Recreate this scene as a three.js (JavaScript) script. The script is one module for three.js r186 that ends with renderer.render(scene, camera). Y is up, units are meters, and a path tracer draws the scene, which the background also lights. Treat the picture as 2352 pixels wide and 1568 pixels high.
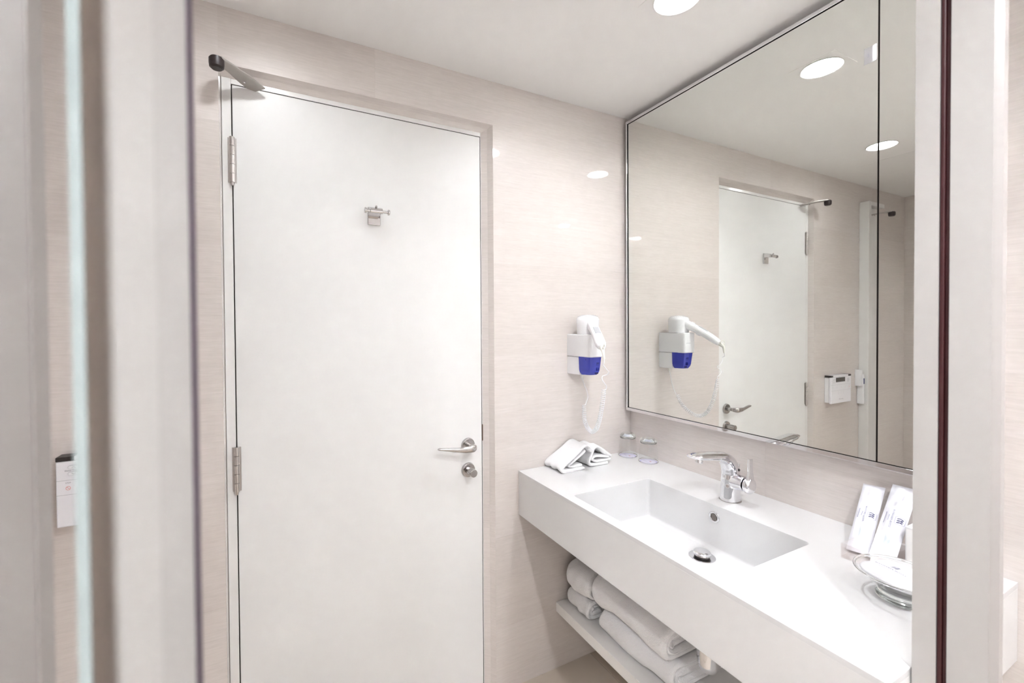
import * as THREE from 'three';
import { RoundedBoxGeometry } from 'three/addons/geometries/RoundedBoxGeometry.js';
import { mergeGeometries, mergeVertices } from 'three/addons/utils/BufferGeometryUtils.js';
import { RectAreaLightUniformsLib } from 'three/addons/lights/RectAreaLightUniformsLib.js';

// ---------------------------------------------------------------- camera, light, exposure
const scene = new THREE.Scene();
scene.background = new THREE.Color(0x000000);
const W = 2352, H = 1568, FPX = 982.97;
const camera = new THREE.PerspectiveCamera(2 * Math.atan(H / 2 / FPX) * 180 / Math.PI, W / H, 0.02, 30);
{
  const yaw = 0.4613, pitch = -0.0139, roll = -0.0070;
  const F = new THREE.Vector3(Math.sin(yaw) * Math.cos(pitch), Math.sin(pitch), -Math.cos(yaw) * Math.cos(pitch));
  const R0 = new THREE.Vector3(Math.cos(yaw), 0, Math.sin(yaw)), U0 = new THREE.Vector3().crossVectors(R0, F);
  const c = Math.cos(roll), s = Math.sin(roll);
  const R = R0.clone().multiplyScalar(c).addScaledVector(U0, s), U = U0.clone().multiplyScalar(c).addScaledVector(R0, -s);
  camera.quaternion.setFromRotationMatrix(new THREE.Matrix4().makeBasis(R, U, F.clone().negate()));
  camera.position.set(-1.3696, 1.3357, 1.3669);
  camera.setViewOffset(W, H, 60.1, 18.6, W, H);      // the photograph is an off-centre crop
  camera.focus = 1.35; camera.userData.fStop = 3.4;
}
const CX = -1.3696, CZ = 1.3669;
const renderer = new THREE.WebGLRenderer();
renderer.toneMapping = THREE.LinearToneMapping;
renderer.toneMappingExposure = 134;
renderer.shadowMap.enabled = true;
RectAreaLightUniformsLib.init();
const LAMP = 4.6, GLOW = .55, LAMP_COLOR = new THREE.Color(0.945, 0.970, 1.005);   // each downlight's own light is made in its builder

const CEIL = 2.213, XL = -2.62, ZN = 2.45;        // ceiling height, left wall, near wall
const MX = -0.037, YC = 0.8029;                    // mirror glass plane, counter top

// ---------------------------------------------------------------- helpers
let seed = 7;
const rnd = () => { seed = (seed * 1664525 + 1013904223) >>> 0; return seed / 4294967296; };
const V = (x, y, z) => new THREE.Vector3(x, y, z);
const used = {};
function numbered(n) { const k = used[n] ?? 0; used[n] = k + 1; return k ? n + '_' + String(k).padStart(3, '0') : n; }
function tag(o, label, category, group) { o.userData = { label, category }; if (group) o.userData.group = group; return o; }
function thing(name, label, category, p = [0, 0, 0], turn = 0, group) {
  const o = new THREE.Group(); o.name = numbered(name); o.position.set(...p); o.rotation.y = turn; scene.add(o);
  return tag(o, label, category, group);
}
function room(name) { const o = new THREE.Group(); o.name = numbered(name); o.userData = { kind: 'structure' }; scene.add(o); return o; }
function mesh(name, geo, mat, parent, label) {
  const m = new THREE.Mesh(geo, mat); m.castShadow = m.receiveShadow = true;
  m.name = parent === scene ? numbered(name) : name;
  if (parent !== scene) { let k = 0, n = name; const has = (q) => parent.children.some((c) => c.name === q); while (has(n)) n = name + '_' + String(++k).padStart(3, '0'); m.name = n; }
  if (label) m.userData.label = label;
  parent.add(m); return m;
}
const clean = (g) => { g = g.index ? g.toNonIndexed() : g; for (const k of Object.keys(g.attributes)) if (!['position', 'normal', 'uv'].includes(k)) g.deleteAttribute(k); return g; };
const join = (...gs) => mergeGeometries(gs.flat().map(clean));
function boxUV(g) {   // uv in metres from position, by dominant normal
  const p = g.attributes.position, uv = new Float32Array(p.count * 2), A = V(), B = V(), C = V();
  for (let f = 0; f < p.count; f += 3) {
    A.fromBufferAttribute(p, f); B.fromBufferAttribute(p, f + 1); C.fromBufferAttribute(p, f + 2);
    const n = B.sub(A).cross(C.sub(A)), a = [Math.abs(n.x), Math.abs(n.y), Math.abs(n.z)];
    for (let i = f; i < f + 3; i++) {
      const [u, v] = a[0] > a[1] && a[0] > a[2] ? [p.getZ(i), p.getY(i)] : a[1] > a[2] ? [p.getX(i), p.getZ(i)] : [p.getX(i), p.getY(i)];
      uv[2 * i] = u; uv[2 * i + 1] = v;
    }
  }
  g.setAttribute('uv', new THREE.BufferAttribute(uv, 2)); return g;
}
function box(x0, x1, y0, y1, z0, z1, r = 0, seg = 2) {
  const w = x1 - x0, h = y1 - y0, d = z1 - z0;
  const g = r ? new RoundedBoxGeometry(w, h, d, seg, Math.min(r, w / 2.02, h / 2.02, d / 2.02)) : new THREE.BoxGeometry(w, h, d);
  g.translate((x0 + x1) / 2, (y0 + y1) / 2, (z0 + z1) / 2); return boxUV(clean(g));
}
function cyl(r0, r1, a, b, n = 32, bev = 0) {  // cylinder from a (radius r0) to b (radius r1), small edge rounding
  const L = a.distanceTo(b), P = [];
  const arc = (r, y, s) => { if (!bev) { P.push(new THREE.Vector2(0, y), new THREE.Vector2(r, y)); return; } };
  if (!bev) { P.push(new THREE.Vector2(0, 0), new THREE.Vector2(r0, 0), new THREE.Vector2(r1, L), new THREE.Vector2(0, L)); }
  else {
    P.push(new THREE.Vector2(0, 0));
    for (let i = 0; i <= 4; i++) { const t = i / 4 * Math.PI / 2; P.push(new THREE.Vector2(r0 - bev + bev * Math.sin(t), bev - bev * Math.cos(t))); }
    for (let i = 0; i <= 4; i++) { const t = i / 4 * Math.PI / 2; P.push(new THREE.Vector2(r1 - bev + bev * Math.cos(t), L - bev + bev * Math.sin(t))); }
    P.push(new THREE.Vector2(0, L));
  }
  const g = creased(new THREE.LatheGeometry(P, n));
  g.applyQuaternion(new THREE.Quaternion().setFromUnitVectors(V(0, 1, 0), b.clone().sub(a).normalize()));
  g.translate(a.x, a.y, a.z); return g;
}
function creased(g, deg = 32) {
  g = g.index ? g.toNonIndexed() : g; g.deleteAttribute('normal');
  const p = g.attributes.position, map = new Map(), fn = [], cos = Math.cos(deg * Math.PI / 180);
  const key = (i) => Math.round(p.getX(i) * 2e5) + ',' + Math.round(p.getY(i) * 2e5) + ',' + Math.round(p.getZ(i) * 2e5);
  const A = V(), B = V(), C = V();
  for (let f = 0; f < p.count / 3; f++) {
    A.fromBufferAttribute(p, 3 * f); B.fromBufferAttribute(p, 3 * f + 1); C.fromBufferAttribute(p, 3 * f + 2);
    const n = B.sub(A).cross(C.sub(A)); fn.push({ n: n.clone(), u: n.clone().normalize() });
    for (let k = 0; k < 3; k++) { const q = key(3 * f + k); (map.get(q) ?? map.set(q, []).get(q)).push(f); }
  }
  const N = new Float32Array(p.count * 3), s = V();
  for (let i = 0; i < p.count; i++) {
    const f = (i / 3) | 0; s.set(0, 0, 0);
    for (const q of map.get(key(i))) if (fn[q].u.dot(fn[f].u) > cos) s.add(fn[q].n);
    s.normalize(); N[3 * i] = s.x; N[3 * i + 1] = s.y; N[3 * i + 2] = s.z;
  }
  g.setAttribute('normal', new THREE.BufferAttribute(N, 3));
  if (!g.attributes.uv) g.setAttribute('uv', new THREE.BufferAttribute(new Float32Array(p.count * 2), 2));
  return g;
}
// sweep of a super-ellipse section along points; sec[i] = [half width across B, half height along N]
function sweep(pts, sec, up, n = 28, ex = 2, sub = 6) {
  const cv = new THREE.CatmullRomCurve3(pts, false, 'centripetal'), M = (pts.length - 1) * sub, rings = [];
  const lerp = (t, k) => { const q = t * (sec.length - 1), i = Math.min(sec.length - 2, Math.floor(q)), f = q - i, e = f * f * (3 - 2 * f); return sec[i][k] + (sec[i + 1][k] - sec[i][k]) * e; };
  for (let i = 0; i <= M; i++) {
    const t = i / M, p = cv.getPoint(t), T = cv.getTangent(t), N = up.clone().addScaledVector(T, -up.dot(T)).normalize(), B = new THREE.Vector3().crossVectors(T, N);
    const a = lerp(t, 0), b = lerp(t, 1), ring = [];
    for (let j = 0; j < n; j++) {
      const th = j / n * 2 * Math.PI, c = Math.cos(th), s = Math.sin(th);
      const x = a * Math.sign(c) * Math.abs(c) ** (2 / ex), y = b * Math.sign(s) * Math.abs(s) ** (2 / ex);
      ring.push(p.clone().addScaledVector(B, x).addScaledVector(N, y));
    }
    rings.push(ring);
  }
  return loft(rings, true, true);
}
function loft(rings, cap0, cap1, deg = 40) {
  const pos = [], tri = (a, b, c) => pos.push(a.x, a.y, a.z, b.x, b.y, b.z, c.x, c.y, c.z), n = rings[0].length;
  for (let i = 0; i + 1 < rings.length; i++) for (let j = 0; j < n; j++) { const k = (j + 1) % n, a = rings[i][j], b = rings[i][k], c = rings[i + 1][k], d = rings[i + 1][j]; tri(a, b, c); tri(a, c, d); }
  const mid = (r) => r.reduce((s, p) => s.add(p), V(0, 0, 0)).multiplyScalar(1 / n);
  if (cap0) { const m = mid(rings[0]); for (let j = 0; j < n; j++) tri(m, rings[0][(j + 1) % n], rings[0][j]); }
  if (cap1) { const r = rings[rings.length - 1], m = mid(r); for (let j = 0; j < n; j++) tri(m, r[j], r[(j + 1) % n]); }
  const g = new THREE.BufferGeometry(); g.setAttribute('position', new THREE.Float32BufferAttribute(pos, 3));
  g.setAttribute('uv', new THREE.BufferAttribute(new Float32Array(pos.length / 3 * 2), 2));
  return boxUV(creased(g, deg));
}
function rrect(x0, x1, z0, z1, r, y, n = 6) {  // ring of a rounded rectangle at height y
  const R = [], c = [[x1 - r, z1 - r, 0], [x0 + r, z1 - r, 1], [x0 + r, z0 + r, 2], [x1 - r, z0 + r, 3]];
  for (const [cx, cz, q] of c) for (let i = 0; i <= n; i++) { const t = (q + i / n) * Math.PI / 2; R.push(V(cx + r * Math.cos(t), y, cz + r * Math.sin(t))); }
  return R;
}
const lathe = (pts, n = 48) => creased(new THREE.LatheGeometry(pts.map(([r, y]) => new THREE.Vector2(r, y)), n), 35);

// ---------------------------------------------------------------- textures
function noiseTex(w, h, f, srgb) {
  const d = new Uint8Array(w * h * 4);
  for (let y = 0; y < h; y++) for (let x = 0; x < w; x++) { const c = f(x / w, y / h); const i = 4 * (y * w + x); d[i] = c[0]; d[i + 1] = c[1]; d[i + 2] = c[2]; d[i + 3] = 255; }
  const t = new THREE.DataTexture(d, w, h); t.wrapS = t.wrapT = THREE.RepeatWrapping; t.magFilter = THREE.LinearFilter; t.minFilter = THREE.LinearMipmapLinearFilter; t.generateMipmaps = true;
  if (srgb) t.colorSpace = THREE.SRGBColorSpace; t.needsUpdate = true; return t;
}
function lattice(nx, ny) { const a = Array.from({ length: nx * ny }, rnd); return (u, v) => { const x = u * nx, y = v * ny, i = Math.floor(x), j = Math.floor(y), fx = x - i, fy = y - j, s = fx * fx * (3 - 2 * fx), q = fy * fy * (3 - 2 * fy); const g = (m, n) => a[((n % ny) + ny) % ny * nx + ((m % nx) + nx) % nx]; return (g(i, j) * (1 - s) + g(i + 1, j) * s) * (1 - q) + (g(i, j + 1) * (1 - s) + g(i + 1, j + 1) * s) * q; }; }
const l1 = lattice(8, 260), l2 = lattice(24, 400), l3 = lattice(5, 46), l4 = lattice(4, 6), l5 = lattice(60, 512);
const linen = noiseTex(512, 1024, (u, v) => {   // fine horizontal weave lines of the tile's print
  const k = (l1(u, v) - .5) * 4.5 + (l2(u, v) - .5) * 6 + (l3(u, v) - .5) * 1.6 + (l4(u, v) - .5) * 2 + (l5(u, v) - .5) * 6;
  return [215 + k, 207 + k, 202 + k * 1.05].map((c) => Math.max(0, Math.min(255, Math.round(c))));
}, true);
linen.repeat.set(1 / 0.9, 1 / 0.6);
const t1 = lattice(128, 128), t2 = lattice(256, 256), t3 = lattice(40, 40);
const terry = noiseTex(512, 512, (u, v) => { const k = 90 * t1(u, v) + 100 * t2(u, v) + 60 * t3(u, v); return [k, k, k]; });
terry.repeat.set(1 / 0.16, 1 / 0.16);
const b1 = lattice(4, 300), b2 = lattice(7, 500);
const brush = noiseTex(256, 1024, (u, v) => { const k = 120 + 70 * b1(u, v) + 60 * b2(u, v); return [k, k, k]; });
function print(w, h, draw, bg = '#ffffff') {
  const c = document.createElement('canvas'); c.width = w; c.height = h; const g = c.getContext('2d'); g.fillStyle = bg; g.fillRect(0, 0, w, h); draw(g, w, h);
  const t = new THREE.CanvasTexture(c); t.colorSpace = THREE.SRGBColorSpace; t.anisotropy = 8; return t;
}

// ---------------------------------------------------------------- materials
const std = (o) => new THREE.MeshPhysicalMaterial(o);
const col = (r, g, b) => new THREE.Color().setRGB(r, g, b);
const M = {
  tile: std({ map: linen, roughness: .42, clearcoat: 1, clearcoatRoughness: .02 }),
  tile2: std({ map: linen, color: col(.97, .965, .96), roughness: .42, clearcoat: 1, clearcoatRoughness: .02 }),
  grout: std({ color: col(.66, .61, .57), roughness: .9 }),
  ceiling: std({ color: col(.90, .89, .88), roughness: .95 }),
  floor: std({ color: col(.62, .54, .455), roughness: .35 }),
  floorGrout: std({ color: col(.42, .35, .29), roughness: .9 }),
  door: std({ color: col(.75, .745, .735), roughness: .38 }),
  frame: std({ color: col(.76, .75, .735), roughness: .3, clearcoat: .3, clearcoatRoughness: .1 }),
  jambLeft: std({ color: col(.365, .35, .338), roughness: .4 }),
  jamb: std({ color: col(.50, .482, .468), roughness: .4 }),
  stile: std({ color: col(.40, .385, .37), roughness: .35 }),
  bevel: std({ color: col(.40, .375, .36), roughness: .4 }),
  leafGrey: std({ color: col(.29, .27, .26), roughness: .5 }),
  taupe: std({ color: col(.64, .525, .435), roughness: .5 }),
  glassEdge: std({ color: col(.46, .53, .53), roughness: .15 }),
  seal: std({ color: col(.05, .010, .012), roughness: .45 }),
  sealDark: std({ color: col(.035, .015, .035), roughness: .5 }),
  gap: std({ color: col(.03, .022, .02), roughness: .9 }),
  solid: std({ color: col(.71, .705, .705), roughness: .28, clearcoat: .4, clearcoatRoughness: .12 }),
  fascia: std({ color: col(.74, .73, .725), roughness: .45 }),
  shelf: std({ color: col(.86, .845, .82), roughness: .4 }),
  chrome: std({ color: col(.80, .80, .82), metalness: 1, roughness: .04 }),
  chromeHook: std({ color: col(.58, .565, .565), metalness: 1, roughness: .06 }),
  chromeSatin: std({ color: col(.47, .45, .44), metalness: 1, roughness: .24, roughnessMap: brush }),
  steel: std({ color: col(.60, .57, .55), metalness: 1, roughness: .3 }),
  armSteel: std({ color: col(.46, .435, .41), metalness: .5, roughness: .4 }),
  rubber: std({ color: col(.022, .014, .014), roughness: .4 }),
  bronze: std({ color: col(.22, .16, .13), metalness: 1, roughness: .4 }),
  mirror: std({ color: col(.84, .85, .82), metalness: 1, roughness: 0 }),
  plastic: std({ color: col(.85, .85, .87), roughness: .3, clearcoat: .5, clearcoatRoughness: .06 }),
  plasticCream: std({ color: col(.80, .79, .73), roughness: .4 }),
  plasticGrey: std({ color: col(.42, .43, .45), roughness: .35 }),
  ventDark: std({ color: col(.42, .42, .43), roughness: .6 }),
  blue: std({ color: col(.035, .050, .42), roughness: .08, clearcoat: .6, clearcoatRoughness: .04 }),
  blueDark: std({ color: col(.008, .010, .10), roughness: .2 }),
  black: std({ color: col(.02, .015, .014), roughness: .35 }),
  lcd: std({ color: col(.085, .078, .07), roughness: .2 }),
  lcdBlue: std({ color: col(.10, .10, .22), roughness: .2 }),
  terry: std({ color: col(.90, .89, .90), roughness: 1, bumpMap: terry, bumpScale: .0016, sheen: .4, sheenRoughness: .8, sheenColor: col(1, 1, 1) }),
  glass: std({ color: col(1, 1, 1), transmission: 1, thickness: .01, ior: 1.5, roughness: 0, attenuationColor: col(.93, .97, .955), attenuationDistance: .06 }),
  clear: std({ color: col(.975, .98, .975), transmission: 1, thickness: 0, ior: 1.5, roughness: 0 }),
  acrylic: std({ color: col(.965, .95, .945), transmission: 1, thickness: 0, ior: 1.49, roughness: 0 }),
  paper: std({ color: col(.74, .735, .74), roughness: .65 }),
  foil: std({ color: col(.80, .79, .81), roughness: .3, transmission: .35, thickness: 0 }),
  white: std({ color: col(.84, .83, .82), roughness: .5 }),
  lampRim: std({ color: col(.84, .83, .82), roughness: .4 }),
};

// ---------------------------------------------------------------- the setting
{ // floor
  const f = room('floor');
  mesh('floor_slab', box(XL - .1, .1, -.12, -.002, -.16, ZN + .1), M.floorGrout, f);
  const floorTile = box(0, .597, -.002, 0, 0, .597);
  for (let i = 0; i < 5; i++) for (let j = 0; j < 5; j++) {
    const x0 = XL + i * .6, z0 = -.001 + j * .6, x1 = Math.min(x0 + .597, -.002), z1 = Math.min(z0 + .597, ZN);
    if (x1 > x0 + .01 && z1 > z0 + .01) mesh('tile', x1 - x0 > .59 && z1 - z0 > .59 ? floorTile.clone().translate(x0, 0, z0) : box(x0, x1, -.002, 0, z0, z1), M.floor, f);
  }
}
const LAMPS = [[-.390, .562], [-.965, 1.665], [-1.385, .345], [-1.950, 1.780], [-.450, 2.100]];
const POWER = [.42, 1.40, .12, 1.4, .52];
{ // ceiling slab with round cut-outs for the downlights
  const s = new THREE.Shape(); s.moveTo(XL - .1, -.16); s.lineTo(.1, -.16); s.lineTo(.1, ZN + .1); s.lineTo(XL - .1, ZN + .1); s.closePath();
  for (const [x, z] of LAMPS) { const h = new THREE.Path(); h.absarc(x, z, .0585, 0, Math.PI * 2, true); s.holes.push(h); }
  const g = new THREE.ExtrudeGeometry(s, { depth: .12, bevelEnabled: false, curveSegments: 40 }); g.rotateX(Math.PI / 2); g.translate(0, CEIL + .12, 0);
  const c = room('ceiling'); mesh('ceiling_slab', g, M.ceiling, c);
  const plate = (x0, x1, z0, z1, hole) => {  // flush access plate with a hairline joint
    const p = new THREE.Shape(); p.moveTo(x0, z0); p.lineTo(x1, z0); p.lineTo(x1, z1); p.lineTo(x0, z1); p.closePath();
    if (hole) { const q = new THREE.Path(); q.absarc(hole[0], hole[1], .0585, 0, Math.PI * 2, true); p.holes.push(q); }
    const q = new THREE.ExtrudeGeometry(p, { depth: .0012, bevelEnabled: false, curveSegments: 40 }); q.rotateX(Math.PI / 2); q.translate(0, CEIL, 0); return q;
  };
  for (const [x, z] of LAMPS.slice(0, 2)) mesh('plate', plate(x - .07, x + .07, z - .07, z + .07, [x, z]), M.ceiling, c);
  mesh('access_panel', plate(-2.10, -1.62, .14, .62), M.ceiling, c);
}
const ROWS = [0, .237, .570, .905, 1.233, 1.566, 1.899, CEIL - .001];
let tileN = 0;
function tiles(wall, axis, u0, u1, y0, y1, cuts, flip) {  // glazed wall tiles, 1.2 mm joints, 1.5 mm proud of the mortar bed
  const us = [u0, ...cuts.filter((c) => c > u0 + .02 && c < u1 - .02), u1], J = .00016, T = .0006;
  const ys = [y0, ...ROWS.filter((y) => y > y0 + .02 && y < y1 - .02), y1];
  for (let i = 0; i + 1 < us.length; i++) for (let j = 0; j + 1 < ys.length; j++) {
    const a = us[i] + (i ? J : 0), b = us[i + 1] - (i + 2 < us.length ? J : 0), c = ys[j] + (j ? J : 0), d = ys[j + 1] - (j + 2 < ys.length ? J : 0);
    const g = axis === 'z' ? box(a, b, c, d, flip ? ZN : -T, flip ? ZN + T : 0) : axis === 'x' ? box(flip ? XL - T : 0, flip ? XL : T, c, d, a, b) : null;
    const uv = g.attributes.uv, ou = rnd(), ov = rnd(); for (let k = 0; k < uv.count; k++) uv.setXY(k, uv.getX(k) + ou, uv.getY(k) + ov);
    mesh('tile', g, tileN++ % 3 ? M.tile : M.tile2, wall);
  }
}
const OX0 = -1.494, OX1 = -.657, OY = 2.0587;
{ // the wall with the door (far wall)
  const w = room('wall_far'), z0 = -.16, z1 = -.0006;
  mesh('mortar_bed', join(box(XL - .1, OX0, 0, CEIL, z0, z1), box(OX1, .1, 0, CEIL, z0, z1), box(OX0, OX1, OY, CEIL, z0, z1)), M.grout, w);
  tiles(w, 'z', XL, OX0, 0, CEIL - .001, [-2.167], false);
  tiles(w, 'z', OX1, -.002, 0, CEIL - .001, [], false);
  tiles(w, 'z', OX0, OX1, OY, CEIL - .001, [-1.074], false);
  const prof = (P, len, turn) => { const g = new THREE.ExtrudeGeometry(new THREE.Shape(P.map(([u, v]) => new THREE.Vector2(u, v))), { depth: len, bevelEnabled: false }); return turn(g); };
  // tiled splay round the doorway in two facets; u = from the tile edge towards the door, v = depth
  const side = (u1) => [[0, -.0003], [u1 * .42, -.0180], [u1, -.0320], [u1, -.150], [0, -.150]];
  const up = (P, x, s) => prof(P.map(([u, v]) => [x + s * u, -v]), OY - .0002, (g) => g.rotateX(-Math.PI / 2));
  mesh('reveal_tile', boxUV(creased(clean(up(side(.033), OX1 - .0001, -1)), 12)), M.tile, w);
  mesh('reveal_tile', boxUV(creased(clean(up(side(.0035), OX0 + .0001, 1)), 12)), M.tile, w);
  mesh('reveal_tile', boxUV(creased(clean(prof(side(.0215).map(([u, v]) => [-v, OY - .0001 - u]), OX1 - OX0 - .0004, (g) => g.rotateY(Math.PI / 2).translate(OX0 + .0002, 0, 0))), 12)), M.tile, w);
}
{ // the wall with the mirror (right wall)
  const w = room('wall_right');
  mesh('mortar_bed', box(.0006, .12, 0, CEIL, -.16, ZN + .1), M.grout, w);
  tiles(w, 'x', .0005, ZN, 0, CEIL - .001, [.563, 1.23, 1.897], false);
}
{ const w = room('wall_left'); mesh('mortar_bed', box(XL - .12, XL - .0006, 0, CEIL, -.16, ZN + .1), M.grout, w); tiles(w, 'x', .0005, ZN, 0, CEIL - .001, [.6, 1.2, 1.8], true); }
{ const w = room('wall_near'); mesh('mortar_bed', box(XL - .1, .1, 0, CEIL, ZN + .0006, ZN + .12), M.grout, w); mesh('plaster', box(XL, -.002, 0, CEIL - .001, ZN, ZN + .0006), M.ceiling, w); }

// ---------------------------------------------------------------- door with its frame and fittings
const DX0 = -1.4645, DX1 = -.6955, DY = 2.0195, DZ = -.028;
function buffer(parent, x0, y0, z0) {  // steel stop arm with a black rubber buffer, hinge-corner end at (x0, y0, z0)
  const a = sweep([V(x0 + .046, y0 - .004, z0 - .012), V(x0 + .018, y0 + .002, z0 + .014), V(x0 - .018, y0 + .010, z0 + .046), V(x0 - .046, y0 + .013, z0 + .072)], [[.026, .0022], [.026, .0022], [.019, .0035], [.0165, .004]], V(0, 1, 0), 24, 4);
  const arm = mesh('stop_arm', a, M.armSteel, parent, 'brushed steel stop arm');
  mesh('rubber_buffer', lathe([[0, 0], [.012, 0], [.0165, .004], [.0175, .012], [.0175, .024], [.0145, .0255], [.0145, .028], [0, .028]]).translate(x0 - .047, y0 - .016, z0 + .077), M.rubber, arm, 'black rubber end');
  mesh('screw', cyl(.004, .0035, V(x0 + .012, y0 - .006, z0 + .016), V(x0 + .012, y0 - .0035, z0 + .018), 12), M.chrome, arm);
}
{
  const d = room('door_1');
  mesh('door_leaf', box(DX0, DX1, .012, DY, DZ - .04, DZ, .0015, 1), M.door, d);
  mesh('door_frame', join(
    box(OX0 + .0037, DX0 - .0028, 0, OY - .0217, -.149, DZ - .001, .001, 1),
    box(DX1 + .0032, OX1 - .0333, 0, OY - .0217, -.149, DZ - .0025, .0006, 1),
    box(DX0 - .0027, DX1 + .0031, DY + .0032, OY - .0217, -.149, DZ - .0025, .001, 1)), M.frame, d);
  mesh('rubber_seal', join(box(DX1 + .0002, DX1 + .0030, .012, DY + .0001, -.0745, DZ - .0045), box(DX0 - .0026, DX1 + .003, DY + .0002, DY + .003, -.0745, DZ - .0045), box(DX0 - .0026, DX0 - .0002, .012, DY, -.0745, -.045)), M.gap, d);
  for (const [y0, y1] of [[1.745, 1.872], [.8765, 1.0035]]) {
    const hx = DX0 - .0014, parts = [], n = 5, L = (y1 - y0) / n;
    const h = mesh('hinge', join(box(hx - .011, hx - .0015, y0 + .001, y1 - .001, DZ - .0008, DZ + .0012, .0005, 1), box(hx + .0015, hx + .011, y0 + .001, y1 - .001, DZ - .0004, DZ + .0012, .0005, 1)), M.steel, d);
    for (let i = 0; i < n; i++) mesh('knuckle', cyl(.0068, .0068, V(hx, y0 + i * L + .0004, DZ + .006), V(hx, y0 + (i + 1) * L - .0004, DZ + .006), 20, .0006), M.steel, h);
    mesh('hinge_pin', cyl(.0045, .003, V(hx, y0, DZ + .006), V(hx, y0 - .008, DZ + .006), 16), M.steel, h);
  }
  // lever
  const rx = -.7515, ry = .9165;
  const rosette = (y) => cyl(.0262, .0245, V(rx, y, DZ), V(rx, y, DZ + .009), 44, .0018);
  const lv = mesh('lever_handle', sweep([V(rx, ry, DZ + .008), V(rx, ry + .001, DZ + .030), V(rx + .004, ry + .002, DZ + .047), V(rx - .004, ry + .002, DZ + .058), V(rx - .030, ry + .001, DZ + .058), V(rx - .065, ry + .003, DZ + .053), V(rx - .098, ry + .008, DZ + .048), V(rx - .120, ry + .011, DZ + .0455), V(rx - .127, ry + .0115, DZ + .045), V(rx - .1305, ry + .0116, DZ + .0447)],
    [[.0095, .0095], [.0088, .0088], [.0095, .0105], [.0085, .0125], [.007, .0105], [.0065, .0075], [.0082, .0055], [.0082, .0042], [.0062, .0030], [.0006, .0005]], V(0, 1, .02), 28, 2.3, 8), M.chromeSatin, d, 'satin metal lever handle');
  mesh('rosette', rosette(ry), M.chromeSatin, lv);
  const ty = .828, kn = mesh('thumb_turn', join(cyl(.012, .011, V(rx, ty, DZ + .008), V(rx + .0005, ty, DZ + .020), 32, .001), cyl(.0135, .0135, V(rx + .0005, ty, DZ + .020), V(rx + .001, ty, DZ + .050), 36, .0012), box(rx - .0155, rx - .010, ty - .003, ty + .003, DZ + .024, DZ + .046, .001, 1)), M.chromeSatin, d, 'round satin metal thumb turn');
  mesh('rosette', rosette(ty), M.chromeSatin, kn);
  mesh('strike_plate', box(DX1 + .0010, DX1 + .0048, .925, .984, -.060, -.0265, .0012, 2), M.bronze, d);
  buffer(d, -1.444, 2.020, -.008);
}
{ // narrow white door further along the same wall, seen only in the mirror
  const d = room('door_2');
  mesh('door_frame', join(box(-2.035, -2.004, 0, 2.10, 0, .05, .002, 1), box(-2.20, -2.035, 2.075, 2.10, 0, .05, .002, 1)), M.frame, d);
  mesh('door_leaf', box(-2.20, -2.036, .01, 2.074, 0, .018, .001, 1), M.door, d);
  buffer(d, -2.085, 2.02, .034);
}

// ---------------------------------------------------------------- doorway frame the camera looks through (trim) and glass beside it
const DJ = (d) => CZ - d;
{
  const j = room('trim_1'), x = CX + .877;
  const prism = (P) => { const s = new THREE.Shape(P.map(([a, b]) => new THREE.Vector2(a, -b))); const g = new THREE.ExtrudeGeometry(s, { depth: CEIL - .004, bevelEnabled: false }); g.rotateX(-Math.PI / 2); g.translate(0, .001, 0); return boxUV(creased(clean(g), 20)); };
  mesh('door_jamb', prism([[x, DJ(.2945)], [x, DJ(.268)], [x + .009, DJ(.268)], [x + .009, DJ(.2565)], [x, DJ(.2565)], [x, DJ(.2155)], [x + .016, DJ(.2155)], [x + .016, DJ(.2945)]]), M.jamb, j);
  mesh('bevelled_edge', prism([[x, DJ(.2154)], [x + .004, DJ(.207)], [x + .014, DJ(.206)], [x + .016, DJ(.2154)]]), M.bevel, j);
  mesh('rubber_seal', join(box(x + .0012, x + .0088, .002, CEIL - .004, DJ(.2678), DJ(.2622), .002, 2), box(x + .003, x + .0088, .002, CEIL - .004, DJ(.2620), DJ(.2568), .002, 2)), M.seal, j, 'dark red brown seal');
  const k = room('trim_2'), y = CX - .0388;
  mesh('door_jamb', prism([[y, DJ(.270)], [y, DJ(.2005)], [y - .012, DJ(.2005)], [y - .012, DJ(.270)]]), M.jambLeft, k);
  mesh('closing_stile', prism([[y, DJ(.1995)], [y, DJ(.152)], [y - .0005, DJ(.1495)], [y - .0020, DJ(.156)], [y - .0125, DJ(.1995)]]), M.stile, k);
  mesh('rubber_seal', box(y - .010, y + .0002, .002, CEIL - .004, DJ(.2945), DJ(.2703), .002, 2), M.sealDark, k, 'dark purple black seal');
}
{
  const p = thing('glass_panel', 'narrow taupe backed glass panel with pale green polished edge, left of the white jamb', 'glass panel', [CX, 0, CZ]);
  mesh('pane', box(-.0742, -.0700, .002, CEIL - .003, -.270, -.2352, .0006, 1), M.taupe, p);
  mesh('polished_edge', box(-.0742, -.0700, .002, CEIL - .003, -.2352, -.2335), M.glassEdge, p);
  const q = thing('grey_panel', 'pale grey blurred panel filling the left edge of the photograph', 'panel', [CX, 0, CZ]);
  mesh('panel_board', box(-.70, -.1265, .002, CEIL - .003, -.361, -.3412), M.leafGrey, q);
  mesh('edge_strip', box(-.1264, -.1255, .002, CEIL - .003, -.361, -.3416), M.bevel, q);
}

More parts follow.
